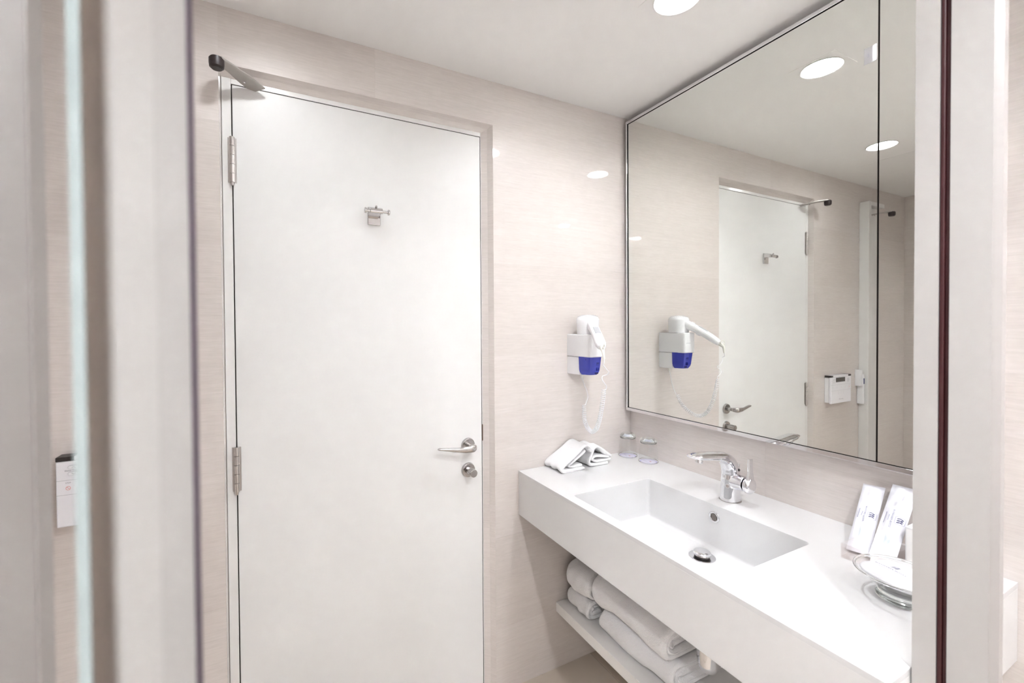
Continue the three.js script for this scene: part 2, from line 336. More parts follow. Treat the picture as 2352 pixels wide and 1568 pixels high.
// ---------------------------------------------------------------- ceiling lamps
const lampLabels = ['round white recessed downlight in the ceiling, nearest the mirror', 'round white recessed downlight behind the camera, shown as the small glint on the wall tiles', 'round white recessed downlight above the door, seen beside the black mirror seam', 'round white recessed downlight behind the grey panel, out of the picture', 'round white recessed downlight nearest the wall behind the camera'];
LAMPS.forEach(([x, z], i) => {
  const t = thing('downlight', lampLabels[i], 'ceiling light', [x, CEIL, z], 0, 'recessed downlights');
  mesh('lamp_rim', lathe([[.0580, .034], [.0580, -.0015], [.0610, -.0018], [.0618, -.0028], [.0590, -.0040], [.0560, -.0028], [.0550, .006], [.0545, .034]], 56), M.lampRim, t);
  const glow = std({ color: col(.9, .9, .9), emissive: LAMP_COLOR, emissiveIntensity: i === 2 ? GLOW * .4 : GLOW });
  mesh('lamp_disc', cyl(.0543, .0543, V(0, .030, 0), V(0, .026, 0), 48), glow, t);
  const l = new THREE.RectAreaLight(LAMP_COLOR, LAMP * POWER[i], .088, .088);
  l.position.set(x, CEIL + .0245, z); l.lookAt(x, 0, z); scene.add(l);
});

// ---------------------------------------------------------------- mirror
{
  const y0 = .9975, y1 = 2.1745, z0 = .0275, zs = .8525, z2 = 1.030;
  const t = thing('wall_mirror', 'tall mirror in a thin chrome frame above the vanity counter', 'mirror');
  mesh('backing', box(-.030, -.0006, y0 - .008, y1 + .006, z0 - .007, z2 + .004), M.gap, t);
  mesh('main_pane', box(MX, -.0302, y0 + .0005, y1 - .0005, z0 + .0025, zs - .0018), M.mirror, t);
  mesh('side_pane', box(MX, -.0302, y0 + .0005, y1 - .0005, zs + .0018, z2), M.mirror, t);
  const P = (a, b, c, d) => box(-.0415, -.0005, a, b, c, d, .001, 1);
  mesh('frame_bar', P(y0 - .0135, y0 - .001, z0 - .009, z2 + .009), M.chrome, t);
  mesh('frame_bar', P(y1 + .0015, y1 + .0125, z0 - .009, z2 + .009), M.chrome, t);
  mesh('frame_bar', P(y0 - .001, y1 + .0015, z0 - .009, z0 - .001), M.chrome, t);
  mesh('frame_bar', P(y0 - .001, y1 + .0015, z2 + .002, z2 + .009), M.chrome, t);
  const st = thing('mirror_sticker', 'small peeling clear sticker with a blue ring mark, high on the mirror', 'sticker', [MX - .0004, 2.004, .836]);
  const ringTex = print(128, 160, (g) => { g.strokeStyle = '#2a18d0'; g.lineWidth = 12; g.beginPath(); g.arc(34, 82, 14, -1.4, 1.5); g.stroke(); }, '#b4b3be');
  const pl = new THREE.PlaneGeometry(.026, .040, 6, 6); { const p = pl.attributes.position; for (let i = 0; i < p.count; i++) p.setZ(i, .0016 * Math.max(0, p.getX(i) / .013) ** 2 + .0003); pl.computeVertexNormals(); } pl.rotateY(-Math.PI / 2);
  mesh('film', pl, std({ map: ringTex, roughness: .15, transparent: true, opacity: .3, side: THREE.DoubleSide }), st);
}

// ---------------------------------------------------------------- vanity counter, shelf, drain
{
  const t = thing('vanity_counter', 'white solid surface vanity counter with rectangular sunk basin', 'counter');
  const x0 = -.5593, x1 = -.0006, ze = 1.0702, yb = YC - .1633;
  const bx0 = -.5254, bx1 = -.1987, bz0 = .2816, bz1 = .7884;
  const s = new THREE.Shape(); s.moveTo(x0, .0006); s.lineTo(x1, .0006); s.lineTo(x1, ze); s.lineTo(x0, ze); s.closePath();
  const hole = new THREE.Path(); const ring = rrect(bx0, bx1, bz0, bz1, .012, 0); hole.moveTo(ring[0].x, ring[0].z); for (const p of ring.slice(1)) hole.lineTo(p.x, p.z); hole.closePath(); s.holes.push(hole);
  const g = new THREE.ExtrudeGeometry(s, { depth: .010, bevelEnabled: true, bevelThickness: .0012, bevelSize: .0012, bevelOffset: -.0012, bevelSegments: 2 }); g.rotateX(Math.PI / 2); g.translate(0, YC - .0012, 0);
  mesh('counter_top', boxUV(creased(clean(g), 25)), M.solid, t);
  mesh('fascia', join(box(x0, x0 + .018, yb, YC - .0115, .0006, ze, .001, 1), box(x0 + .018, x1, yb, YC - .0115, ze - .018, ze, .001, 1), box(x0 + .018, x1, YC - .022, YC - .0115, .0006, bz0 - .004), box(x0 + .018, x1, YC - .022, YC - .0115, bz1 + .004, ze - .018)), M.fascia, t);
  const yf = .6745, rings = [];
  rings.push(rrect(bx0, bx1, bz0, bz1, .012, YC - .0115));
  rings.push(rrect(bx0 + .001, bx1 - .001, bz0 + .001, bz1 - .001, .013, yf + .02));
  for (let i = 1; i <= 6; i++) { const a = i / 6 * Math.PI / 2, r = .012; rings.push(rrect(bx0 + .002 + r * (1 - Math.cos(a)), bx1 - .002 - r * (1 - Math.cos(a)), bz0 + .002 + r * (1 - Math.cos(a)), bz1 - .002 - r * (1 - Math.cos(a)), .014 - .002 * i / 6, yf + r * (1 - Math.sin(a)))); }
  for (const r of rings) for (const p of r) if (p.y < yf + .05) { const k = (yf + .05 - p.y) / .05; p.y -= k * .004 * (p.x - bx0) / (bx1 - bx0); }
  const bg = loft(rings.map((r) => r.slice()), false, true, 50);
  mesh('basin', bg, M.solid, t);
  mesh('basin_underside', box(bx0 - .012, bx1 + .012, yf - .022, yf - .006, bz0 - .012, bz1 + .012, .004, 1), M.fascia, t);
  const ox = bx1 - .0012, of = mesh('overflow_ring', creased(new THREE.TorusGeometry(.0138, .0034, 14, 44).rotateY(Math.PI / 2).translate(ox, .7665, .5335), 60), M.chrome, t);
  mesh('overflow_hole', cyl(.0112, .0112, V(ox - .0006, .7665, .5335), V(ox + .0004, .7665, .5335), 32), std({ color: col(.10, .085, .07), roughness: .6 }), of);
  mesh('overflow_mesh', join(...[-6, -2, 2, 6].map((o) => box(ox - .0012, ox - .0007, .7575, .7755, .5335 + o * .001 - .0004, .5335 + o * .001 + .0004))), M.steel, of);
  const dx = -.272, dz = .547, dy = yf - .0029, dr = mesh('drain_flange', lathe([[.0, .0002], [.022, .0002], [.024, .0012], [.034, .0026], [.0355, .0018], [.0358, 0]]).translate(dx, dy, dz), M.chrome, t);
  mesh('drain_shadow_gap', cyl(.0205, .0205, V(dx, dy + .0012, dz), V(dx, dy + .0065, dz), 40), M.black, dr);
  mesh('drain_plug', lathe([[0, .0062], [.0212, .0062], [.0228, .0074], [.0232, .0098], [.0222, .0116], [.0228, .0125], [.0226, .0150], [.0205, .0166], [.012, .0178], [0, .0182]]).translate(dx, dy, dz), M.chrome, dr);
}
{
  const s = thing('wall_shelf', 'thick cream white shelf board under the counter carrying towels', 'shelf');
  mesh('shelf_board', box(-.392, -.0006, .2245, .261, .0006, 1.069, .0012, 1), M.shelf, s);
  const t = thing('bottle_trap', 'chrome bottle trap hanging under the basin beside the towels', 'drain trap', [-.270, 0, .566]);
  mesh('trap_cup', lathe([[0, .352], [.012, .3535], [.023, .359], [.0285, .368], [.0305, .380], [.0305, .475], [.0275, .479], [.0275, .490], [.019, .494], [0, .494]]), M.chrome, t);
  mesh('trap_pipe', cyl(.016, .016, V(0, .493, 0), V(0, .6525, 0), 28), M.chrome, t);
  mesh('waste_pipe', cyl(.016, .016, V(.0305, .445, 0), V(.2694, .445, 0), 28), M.chrome, t);
  mesh('wall_flange', cyl(.032, .030, V(.2695, .445, 0), V(.262, .445, 0), 32, .002), M.chrome, t);
}

// ---------------------------------------------------------------- basin mixer
{
  const t = thing('basin_mixer', 'chrome basin mixer tap with flat curved spout behind the basin', 'tap', [-.122, YC, .531]);
  const up = V(0, 0, 1);
  // body and spout in one: section half sizes are [across x-y plane side, along z]
  mesh('tap_body', sweep([V(0, .0005, 0), V(.0005, .030, 0), V(.002, .062, 0), V(.001, .090, 0), V(-.010, .116, 0), V(-.034, .1345, 0), V(-.072, .1445, 0), V(-.112, .150, 0), V(-.150, .1545, 0), V(-.176, .158, 0), V(-.182, .159, 0)],
    [[.0300, .0275], [.0285, .0262], [.0272, .0255], [.0250, .0250], [.0215, .0245], [.0160, .0240], [.0125, .0235], [.0118, .0230], [.0100, .0215], [.0045, .0160], [.0008, .0050]], up, 44, 2.15, 8), M.chrome, t);
  mesh('base_ring', lathe([[0, 0], [.0305, 0], [.0305, .0016], [.029, .003], [0, .003]]), M.chromeSatin, t);
  mesh('aerator', cyl(.0105, .0098, V(-.140, .1430, 0), V(-.143, .1335, 0), 28, .001), M.chrome, t);
  const v = mesh('valve_housing', join(cyl(.0235, .0225, V(0, .062, .010), V(.0, .062, .046), 48, .001)), M.chrome, t);
  const lv = mesh('control_lever', join(cyl(.0232, .0238, V(0, .062, .0468), V(0, .062, .069), 48, .009)), M.chrome, t);
  const blade = new THREE.Shape(); blade.moveTo(-.0205, .060); blade.quadraticCurveTo(-.012, .088, -.0095, .106); blade.lineTo(-.0085, .142); blade.lineTo(.0075, .1405); blade.lineTo(.0085, .106); blade.quadraticCurveTo(.012, .086, .0205, .060); blade.quadraticCurveTo(0, .042, -.0205, .060);
  mesh('lever_blade', creased(clean(new THREE.ExtrudeGeometry(blade, { depth: .005, bevelEnabled: true, bevelThickness: .0012, bevelSize: .001, bevelOffset: -.001, bevelSegments: 3, curveSegments: 12 }).translate(0, 0, .0585)), 40), M.chrome, lv);
  mesh('lift_rod', sweep([V(.043, .0005, -.004), V(.043, .05, -.004), V(.044, .078, -.004), V(.046, .098, -.004), V(.047, .103, -.004)], [[.0025, .0025], [.0025, .0025], [.003, .003], [.005, .0042], [.001, .001]], up, 18, 2, 6), M.chrome, t);
  mesh('inlet_screw', cyl(.004, .004, V(.004, .098, .0262), V(.004, .098, .0236), 18), M.black, t);
}

// ---------------------------------------------------------------- hair dryer, its wall holder and cord
{
  const hx = -.290, bw = .0435, d = .126, y0 = 1.152, y1 = 1.3075;
  const t = thing('dryer_holder', 'white wall box holding the hair dryer, with a blue tank below', 'holder', [hx, 0, .0002]);
  const plan = (w, dd, r) => { const s = new THREE.Shape(); s.moveTo(-w, 0); s.lineTo(w, 0); s.lineTo(w - .0035, dd * .55); s.lineTo(w - .009, dd - r); s.quadraticCurveTo(w - .010, dd, w - .010 - r, dd); s.lineTo(-(w - .010 - r), dd); s.quadraticCurveTo(-(w - .010), dd, -(w - .009), dd - r); s.lineTo(-(w - .0035), dd * .55); s.closePath(); return s; };
  const upr = (s, a, b, bev) => creased(clean(new THREE.ExtrudeGeometry(s, { depth: b - a - 2 * bev, bevelEnabled: true, bevelThickness: bev, bevelSize: bev, bevelOffset: -bev, bevelSegments: 3, curveSegments: 10 }).rotateX(Math.PI / 2).scale(1, 1, 1).translate(0, b - bev, 0)), 40);
  mesh('holder_body', upr(plan(bw, d, .014), 1.2215, y1, .004), M.plastic, t);
  mesh('holder_base', upr(plan(bw - .0006, .064, .002), y0, 1.2209, .004), M.plastic, t);
  { // blue tank: front part, top edge arched, tapering towards the bottom
    const w = bw - .0035, rings = [];
    for (let i = 0; i <= 8; i++) {
      const k = i / 8, y = y0 + .002 + k * .0755, e = i === 0 ? .006 : i === 1 ? .0015 : 0, f = d - .004 - .010 * (1 - k) - e, ww = w - .003 * (1 - k) - e;
      const P = [[ww - .001, .0655 + e], [ww - .004, f * .75], [ww - .010, f - .012], [ww - .014, f - .003], [ww - .022, f], [-(ww - .022), f], [-(ww - .014), f - .003], [-(ww - .010), f - .012], [-(ww - .004), f * .75], [-(ww - .001), .0655 + e]];
      rings.push(P.map(([x, z]) => V(x, Math.min(y, 1.2214 + (y > 1.2214 ? (y - 1.2214) * Math.sin(Math.min(1, (z - .06) / .06) * Math.PI / 2) : 0)), z)).reverse());
    }
    const b = mesh('water_tank', loft(rings, true, true, 35), M.blue, t, 'glossy blue tank window');
    mesh('tank_button', new THREE.SphereGeometry(.006, 20, 12).scale(1, .6, .35).translate(-.0275, y0 + .061, .0985).rotateY(0), M.blueDark, b);
    mesh('tank_drop', new THREE.SphereGeometry(.009, 20, 12).scale(1, .5, .2).translate(.009, y0 + .009, .1108), M.blueDark, b);
    const lines = []; for (let i = 0; i < 4; i++) lines.push(box(.002 + i * .0036, .004 + i * .0036, y0 + .046, y0 + .0484, .1165, .1198)); lines.push(box(.002, .0148, y0 + .0405, y0 + .0414, .116, .1193)); lines.push(box(.005, .0056, y0 + .018, y0 + .030, .113, .11755), box(.0124, .013, y0 + .018, y0 + .030, .113, .11755));
    mesh('tank_print', join(lines), M.blueDark, b);
  }
  mesh('maker_mark', join(...Array.from({ length: 7 }, (_, i) => box(-.002 + i * .0038, .0005 + i * .0038, 1.2620, 1.2638 + (i % 3) * .0004, d - .001, d + .0003))), M.plasticGrey, t);
  mesh('cord_grommet', cyl(.0062, .0045, V(.008, y0 + .001, .026), V(.008, y0 - .018, .026), 20, .001), M.plasticCream, t);

  const h = thing('hair_dryer', 'white hair dryer hanging nose down in its wall holder', 'hair dryer', [hx + .002, 0, .070]);
  mesh('barrel', lathe([[0, 1.3078], [.0405, 1.3078], [.0412, 1.325], [.0420, 1.3405], [.0418, 1.3412], [.0422, 1.342], [.0428, 1.3605], [.0420, 1.3650], [.0380, 1.3725], [.026, 1.3785], [.012, 1.3812], [0, 1.3817]], 56), M.plastic, h);
  const vents = []; for (let r = 0; r < 3; r++) for (let i = 0; i < 26; i++) { const a = i / 26 * 2 * Math.PI, R = [.0362, .0295, .022][r]; const g = new THREE.BoxGeometry(.0036, .0008, .0010); g.rotateZ(r === 0 ? -.72 : r === 1 ? -.42 : -.28); g.translate(R, [1.3746, 1.3776, 1.3798][r], 0); g.rotateY(a); vents.push(g); }
  const v = mesh('air_inlet', join(vents), M.ventDark, h); v.userData.kind = 'stuff';
  // handle runs from the barrel out from the wall, sideways and down
  const A = V(-.004, 1.3465, .026), B = V(-.062, 1.263, .148), dir = B.clone().sub(A).normalize();
  const hp = (k, o = 0) => A.clone().lerp(B, k).add(V(0, o, 0));
  const hd = mesh('handle', sweep([hp(-.04), hp(.12, .002), hp(.30, .005), hp(.50, .006), hp(.70, .005), hp(.88, .002), hp(.98), hp(1.01)], [[.021, .0195], [.0205, .019], [.0185, .0165], [.0178, .0155], [.0185, .0155], [.0190, .0145], [.015, .011], [.006, .005]], V(0, 1, 0), 30, 2.4, 6), M.plastic, h);
  const side = new THREE.Vector3().crossVectors(dir, V(0, 1, 0)).normalize(), nrm = new THREE.Vector3().crossVectors(side, dir).normalize();
  const pad = (k0, k1, w, hgt, off, m, nm) => { const L = A.distanceTo(B) * (k1 - k0), g = new RoundedBoxGeometry(L, hgt, w, 3, Math.min(hgt, w) * .3); const q = new THREE.Matrix4().makeBasis(dir, nrm, side); g.applyMatrix4(q); const c = hp((k0 + k1) / 2, .005).addScaledVector(nrm, off); g.translate(c.x, c.y, c.z); return mesh(nm, g, m, hd); };
  pad(.36, .62, .020, .005, .0146, M.plasticGrey, 'rocker_switch');
  pad(.16, .26, .018, .004, .0168, M.plastic, 'front_button');
  pad(.40, .52, .010, .006, -.0160, M.plastic, 'under_trigger');
  const tip = hp(1.0), e1 = tip.clone().addScaledVector(dir, .016).add(V(0, -.004, 0)), e2 = e1.clone().add(V(.001, -.026, .005));
  mesh('cord_boot', sweep([hp(.965), e1.clone().lerp(tip, .4), e1, e2], [[.0085, .0085], [.0075, .0075], [.0055, .0055], [.0036, .0036]], V(1, 0, 0), 18, 2, 6), M.plasticCream, h);
  mesh('hanging_loop', new THREE.TorusGeometry(.008, .0018, 10, 28).rotateY(.5).translate(tip.x - .002, tip.y + .004, tip.z + .012), M.plasticCream, h);
  // spiral cord, points in world space
  const O = h.position, w = (x, y, z) => V(x - O.x, y - O.y, z - O.z);
  const line = [], cl = new THREE.CatmullRomCurve3([w(-.297, 1.034, .057), w(-.303, 1.006, .066), w(-.313, .978, .082), w(-.322, .957, .110), w(-.328, .9515, .139), w(-.333, .968, .168), w(-.337, 1.000, .188), w(-.339, 1.045, .203), w(-.340, 1.090, .213), w(-.340, 1.118, .217)]);
  for (const p of [w(-.282, 1.137, .027), w(-.279, 1.110, .036), w(-.274, 1.085, .046), w(-.276, 1.060, .054), w(-.284, 1.044, .056)]) line.push(p);
  const N = 44, S = 12; let Nn = V(1, 0, 0);
  for (let i = 0; i <= N * S; i++) { const t2 = i / (N * S), p = cl.getPointAt(t2), T = cl.getTangentAt(t2); Nn.addScaledVector(T, -Nn.dot(T)).normalize(); const Bn = new THREE.Vector3().crossVectors(T, Nn), a = i / S * 2 * Math.PI, R = .0066; line.push(p.clone().addScaledVector(Nn, R * Math.cos(a)).addScaledVector(Bn, R * Math.sin(a))); }
  const ee = e2.clone();
  for (const p of [w(-.333, 1.128, .222), w(-.346, 1.140, .226), w(-.352, 1.152, .222), w(-.344, 1.163, .214), w(-.331, 1.168, .221), w(-.332, 1.178, .232), w(-.346, 1.192, .233), w(-.353, 1.206, .228)]) line.push(p);
  line.push(ee.clone().add(V(-.001, -.012, .001)), ee);
  mesh('spiral_cord', new THREE.TubeGeometry(new THREE.CatmullRomCurve3(line, false, 'centripetal'), 2400, .0016, 6), M.plastic, h);
}

// ---------------------------------------------------------------- coat hook on the door
{
  const t = thing('coat_hook', 'chrome double coat hook screwed to the white door', 'hook', [-1.0755, 0, DZ]);
  mesh('back_plate', box(-.0200, .0200, 1.6655, 1.7215, 0, .008, .0018, 2), M.chromeHook, t);
  const s = new THREE.Shape(); s.moveTo(.006, 1.7195); s.quadraticCurveTo(.022, 1.7195, .040, 1.7120); s.quadraticCurveTo(.0500, 1.7075, .0492, 1.6995); s.quadraticCurveTo(.0475, 1.6920, .0395, 1.6945); s.quadraticCurveTo(.022, 1.700, .006, 1.698); s.closePath();
  const g = new THREE.ExtrudeGeometry(s, { depth: .036, bevelEnabled: true, bevelThickness: .001, bevelSize: .001, bevelOffset: -.001, bevelSegments: 2, curveSegments: 12 }); g.rotateY(-Math.PI / 2); g.translate(.0180, 0, 0);
  mesh('tongue', creased(clean(g), 35), M.chromeHook, t);
  mesh('peg_bar', join(cyl(.0042, .0042, V(-.034, 1.701, .041), V(.038, 1.701, .041), 22)), M.chromeHook, t);
  for (const x of [-.0365, .0355]) mesh('peg_cap', cyl(.0088, .0088, V(x, 1.701, .041), V(x + .006, 1.701, .041), 28, .0015), M.chromeHook, t);
  mesh('stop_nub', cyl(.0036, .003, V(-.001, 1.7115, .040), V(-.001, 1.7165, .046), 18, .0008), M.chromeHook, t);
}

// ---------------------------------------------------------------- wall controls on the far wall
{
  const x0 = -1.8255, x1 = -1.6030, y0 = .8755, y1 = 1.0400, zf = .038;
  const t = thing('toilet_remote', 'white toilet control panel with black corner caps on the wall left of the door', 'remote control');
  mesh('rear_shell', box(x0 + .004, x1 - .004, y0 + .004, y1 - .012, 0, zf - .012, .003, 1), M.plastic, t);
  const PW = 1024, PH = 757, sx = PW / (x1 - x0), sy = PH / (y1 - y0);
  const pt = print(PW, PH, (g) => {
    const X = (m) => m * sx, Y = (m) => m * sy; g.strokeStyle = '#8f8d92'; g.fillStyle = '#77757b'; g.lineWidth = 2.5;
    g.textAlign = 'center';
    for (const c of [.0325, .19]) { g.font = '22px sans-serif'; g.fillText(c < .1 ? 'Water Pressure' : '', X(c), Y(.0345)); }
    g.font = '20px sans-serif'; g.fillText('STOP', X(.022), Y(.0625));
    g.strokeStyle = '#e08a8a'; g.lineWidth = 4; g.beginPath(); g.arc(X(.022), Y(.0735), 19, 0, 7); g.moveTo(X(.022) - 14, Y(.0735) - 14); g.lineTo(X(.022) + 14, Y(.0735) + 14); g.stroke();
    g.strokeStyle = '#a3a2a6'; g.lineWidth = 3; g.beginPath(); g.moveTo(0, Y(.0890)); g.lineTo(PW, Y(.0890)); g.moveTo(0, Y(.0550)); g.lineTo(PW, Y(.0550)); g.stroke();
    g.strokeStyle = '#9a999f'; g.lineWidth = 2.5;
    for (let i = 1; i < 5; i++) { const c = X(.022 + i * .046); g.beginPath(); g.arc(c, Y(.070), 12, 0, 7); g.moveTo(c - 8, Y(.0775)); g.lineTo(c + 8, Y(.0775)); g.moveTo(c - 16, Y(.0575)); g.lineTo(c + 16, Y(.0575)); g.stroke(); }
    for (let i = 0; i < 3; i++) { const c = X(.087 + i * .028); for (let k = 0; k < 3; k++) { g.beginPath(); g.moveTo(c - 22, Y(.098 + k * .006)); g.lineTo(c + 22, Y(.098 + k * .006)); g.stroke(); } }
    g.fillStyle = '#55535a'; for (let i = 0; i < 11; i++) if (i !== 5) g.fillRect(X(.115) - 115 + i * 21, Y(.1400), 15, 9);
  }, '#ebeaee');
  const panel = new RoundedBoxGeometry(x1 - x0, y1 - y0 - .0105, .0115, 3, .003); panel.translate((x0 + x1) / 2, (y0 + y1 - .0105) / 2, zf - .0058);
  { const p = panel.attributes.position, uv = panel.attributes.uv, n = panel.attributes.normal; for (let i = 0; i < p.count; i++) n.getZ(i) > .5 ? uv.setXY(i, (p.getX(i) - x0) / (x1 - x0), (p.getY(i) - y0) / (y1 - y0)) : uv.setXY(i, .5, .2); }
  mesh('front_panel', panel, std({ map: pt, roughness: .35 }), t);
  mesh('top_bar', box(x0 + .0325, x1 - .0205, y1 - .0100, y1, zf - .034, zf, .0015, 1), M.plastic, t);
  mesh('black_cap', box(x0, x0 + .0323, y1 - .0100, y1, zf - .034, zf, .0012, 1), M.black, t); mesh('black_cap', box(x1 - .0203, x1, y1 - .0100, y1, zf - .034, zf, .0012, 1), M.black, t);
  mesh('display', box(x0 + .0705, x0 + .1735, y1 - .040, y1 - .0135, zf - .001, zf + .0006, .0006, 1), M.lcd, t);
  const pill = (cx, cy) => { const s = new THREE.Shape(); s.absarc(cx - .0062, cy, .0038, Math.PI / 2, Math.PI * 1.5); s.absarc(cx + .0062, cy, .0038, -Math.PI / 2, Math.PI / 2); s.closePath(); return s; };
  for (const cx of [x0 + .0325, x0 + .190]) for (const [cy, k] of [[y1 - .0250, 1], [y1 - .0400, -1]]) {
    const b = mesh('button', new THREE.ExtrudeGeometry(pill(cx, cy), { depth: .0012, bevelEnabled: true, bevelSize: .0006, bevelThickness: .0006, bevelSegments: 2, curveSegments: 10 }).translate(0, 0, zf - .0004), M.plasticGrey, t);
    mesh('button_face', new THREE.ExtrudeGeometry(pill(cx, cy), { depth: .0012, bevelEnabled: false, curveSegments: 10 }).scale(1, 1, 1).translate(0, 0, zf + .0004), M.plastic, b);
    const ch = (s) => { const q = box(-.0026, .0026, -.0005, .0005, 0, .0004); q.scale(.8, .8, 1); q.rotateZ(-s * .6 * k); q.translate(cx - s * -.0017, cy, zf + .0016); return q; };
    mesh('arrow', join(ch(-1), ch(1)), M.ventDark, b);
  }
  mesh('stop_key', box(x0 + .002, x0 + .041, y1 - .0885, y1 - .0555, zf - .001, zf + .0001), std({ map: pt, roughness: .35 }), t);
  { const m = t.children[t.children.length - 1].geometry, p = m.attributes.position, uv = m.attributes.uv; for (let i = 0; i < p.count; i++) uv.setXY(i, (p.getX(i) - x0) / (x1 - x0), (p.getY(i) - y0) / (y1 - y0)); }

  const d = thing('wall_phone', 'slim white wall handset beside the narrow white door, a sliver in the mirror', 'phone', [-1.978, 0, 0]);
  mesh('mount_plate', box(-.004, .020, .955, 1.056, 0, .030, .002, 1), M.plastic, d);
  mesh('handset', box(-.020, -.0045, .842, 1.030, 0, .034, .003, 1), M.plastic, d);
  mesh('display', box(-.0185, -.0065, .968, 1.003, .0335, .0348), M.lcdBlue, d);
}

// ---------------------------------------------------------------- towels
function ribbon(path, t, z0, z1, nz, wob, sd) {  // a thick folded cloth strip: path in x-y, swept along z with rounded edges and slight unevenness
  const cv = new THREE.CatmullRomCurve3(path.map(([x, y]) => V(x, y, 0)), false, 'centripetal'), M_ = path.length * 9, out = [], inn = [];
  const q = lattice(9, 7);
  for (let i = 0; i <= M_; i++) { const k = i / M_, p = cv.getPoint(k), T = cv.getTangent(k), n = V(-T.y, T.x, 0); out.push([p, n, k]); }
  const rings = [], zs = []; for (let j = 0; j <= nz; j++) zs.push(j / nz);
  const prof = (hz) => { // closed outline at half-thickness hz
    const a = out.map(([p, n]) => p.clone().addScaledVector(n, hz)), b = out.map(([p, n]) => p.clone().addScaledVector(n, -hz)).reverse();
    const endc = (e, s) => { const [p, n] = e, T = V(n.y, -n.x, 0).multiplyScalar(s), r = []; for (let i = 1; i < 5; i++) { const th = i / 5 * Math.PI; r.push(p.clone().addScaledVector(n, s * hz * Math.cos(th)).addScaledVector(T, hz * Math.sin(th))); } return r; };
    return [...a, ...endc(out[out.length - 1], 1), ...b, ...endc(out[0], -1)];
  };
  const edge = [[0, .25], [.15, .62], [.5, .9], [1, 1]];
  const add = (z, f) => { const P = prof(t / 2 * f); P.forEach((p, i) => { const u = i / P.length; p.z = z + wob * 1.5 * (q(u * .7 + sd, .3 + (z - z0)) - .5); const w = wob * (q(u + sd, (z - z0) / (z1 - z0) * .8 + sd) - .5); p.x += w; p.y += w * .7; }); rings.push(P); };
  for (const [a, f] of edge) add(z0 + a * t * .6, f);
  for (let j = 1; j < nz; j++) add(z0 + t * .6 + (z1 - z0 - t * 1.2) * j / nz, 1);
  for (const [a, f] of edge.slice().reverse()) add(z1 - a * t * .6, f);
  const g = loft(rings, false, false, 70);
  // caps as strips between the two sides of the outline
  const cap = (P, flip) => { const n = P.length, m = out.length, pos = []; const tri = (a, b, c) => flip ? pos.push(a.x, a.y, a.z, c.x, c.y, c.z, b.x, b.y, b.z) : pos.push(a.x, a.y, a.z, b.x, b.y, b.z, c.x, c.y, c.z);
    for (let i = 0; i + 1 < m; i++) { const a = P[i], b = P[i + 1], c = P[2 * m + 4 - 2 - i], d = P[2 * m + 4 - 1 - i]; tri(a, b, c); tri(a, c, d); }
    for (const r of [[m - 1, m, m + 1, m + 2, m + 3, m + 4], [2 * m + 3, 2 * m + 4, 2 * m + 5, 2 * m + 6, 2 * m + 7, 0]]) for (let i = 1; i < 5; i++) tri(P[r[0]], P[r[i]], P[r[i + 1]]);
    const e = new THREE.BufferGeometry(); e.setAttribute('position', new THREE.Float32BufferAttribute(pos, 3)); e.setAttribute('uv', new THREE.BufferAttribute(new Float32Array(pos.length / 3 * 2), 2)); return boxUV(creased(e)); };
  return join(g, cap(rings[0], true), cap(rings[rings.length - 1], false));
}
function foldedTowel(name, label, group, x0, x1, y0, y1, z0, z1, layers, sd) {
  const t = thing(name, label, 'towel', [0, 0, 0], 0, group), h = y1 - y0, T = h / (2 * layers) * .96, gs = [];
  for (let k = 0; k < layers; k++) {  // nested folds, rounded fold towards the room
    const a = y0 + T * (k + .5), b = y1 - T * (k + .5), r = (b - a) / 2, xf = x0 + T * (k + .5), c = (a + b) / 2, P = [];
    P.push([x1 - .01 * k, a]); P.push([xf + r + (x1 - xf - r) * .5, a]);
    for (let i = 0; i <= 8; i++) { const th = -Math.PI / 2 - i / 8 * Math.PI; P.push([xf + r + r * Math.cos(th), c + r * Math.sin(th)]); }
    P.push([xf + r + (x1 - xf - r) * .5, b]); P.push([x1 - .006 * k, b]);
    mesh(k ? 'inner_fold' : 'outer_fold', ribbon(P, T * 1.22, z0 + .003 * k, z1 - .003 * k, 14, .012, sd + k * .3), M.terry, t);
  }
  return t;
}
foldedTowel('bath_towel', 'large folded white bath towel, lower of the thick pair on the shelf', null, -.352, -.06, .2640, .3440, .205, .512, 2, .1);
foldedTowel('bath_towel', 'large folded white bath towel, upper of the thick pair on the shelf', null, -.372, -.06, .3520, .458, .188, .500, 3, .5);
foldedTowel('hand_towel', 'small folded white towel at the door end of the shelf, lower one', null, -.362, -.14, .2640, .327, .030, .152, 2, .8);
foldedTowel('hand_towel', 'small folded white towel at the door end of the shelf, upper one', null, -.372, -.14, .3350, .436, .026, .165, 2, .3);
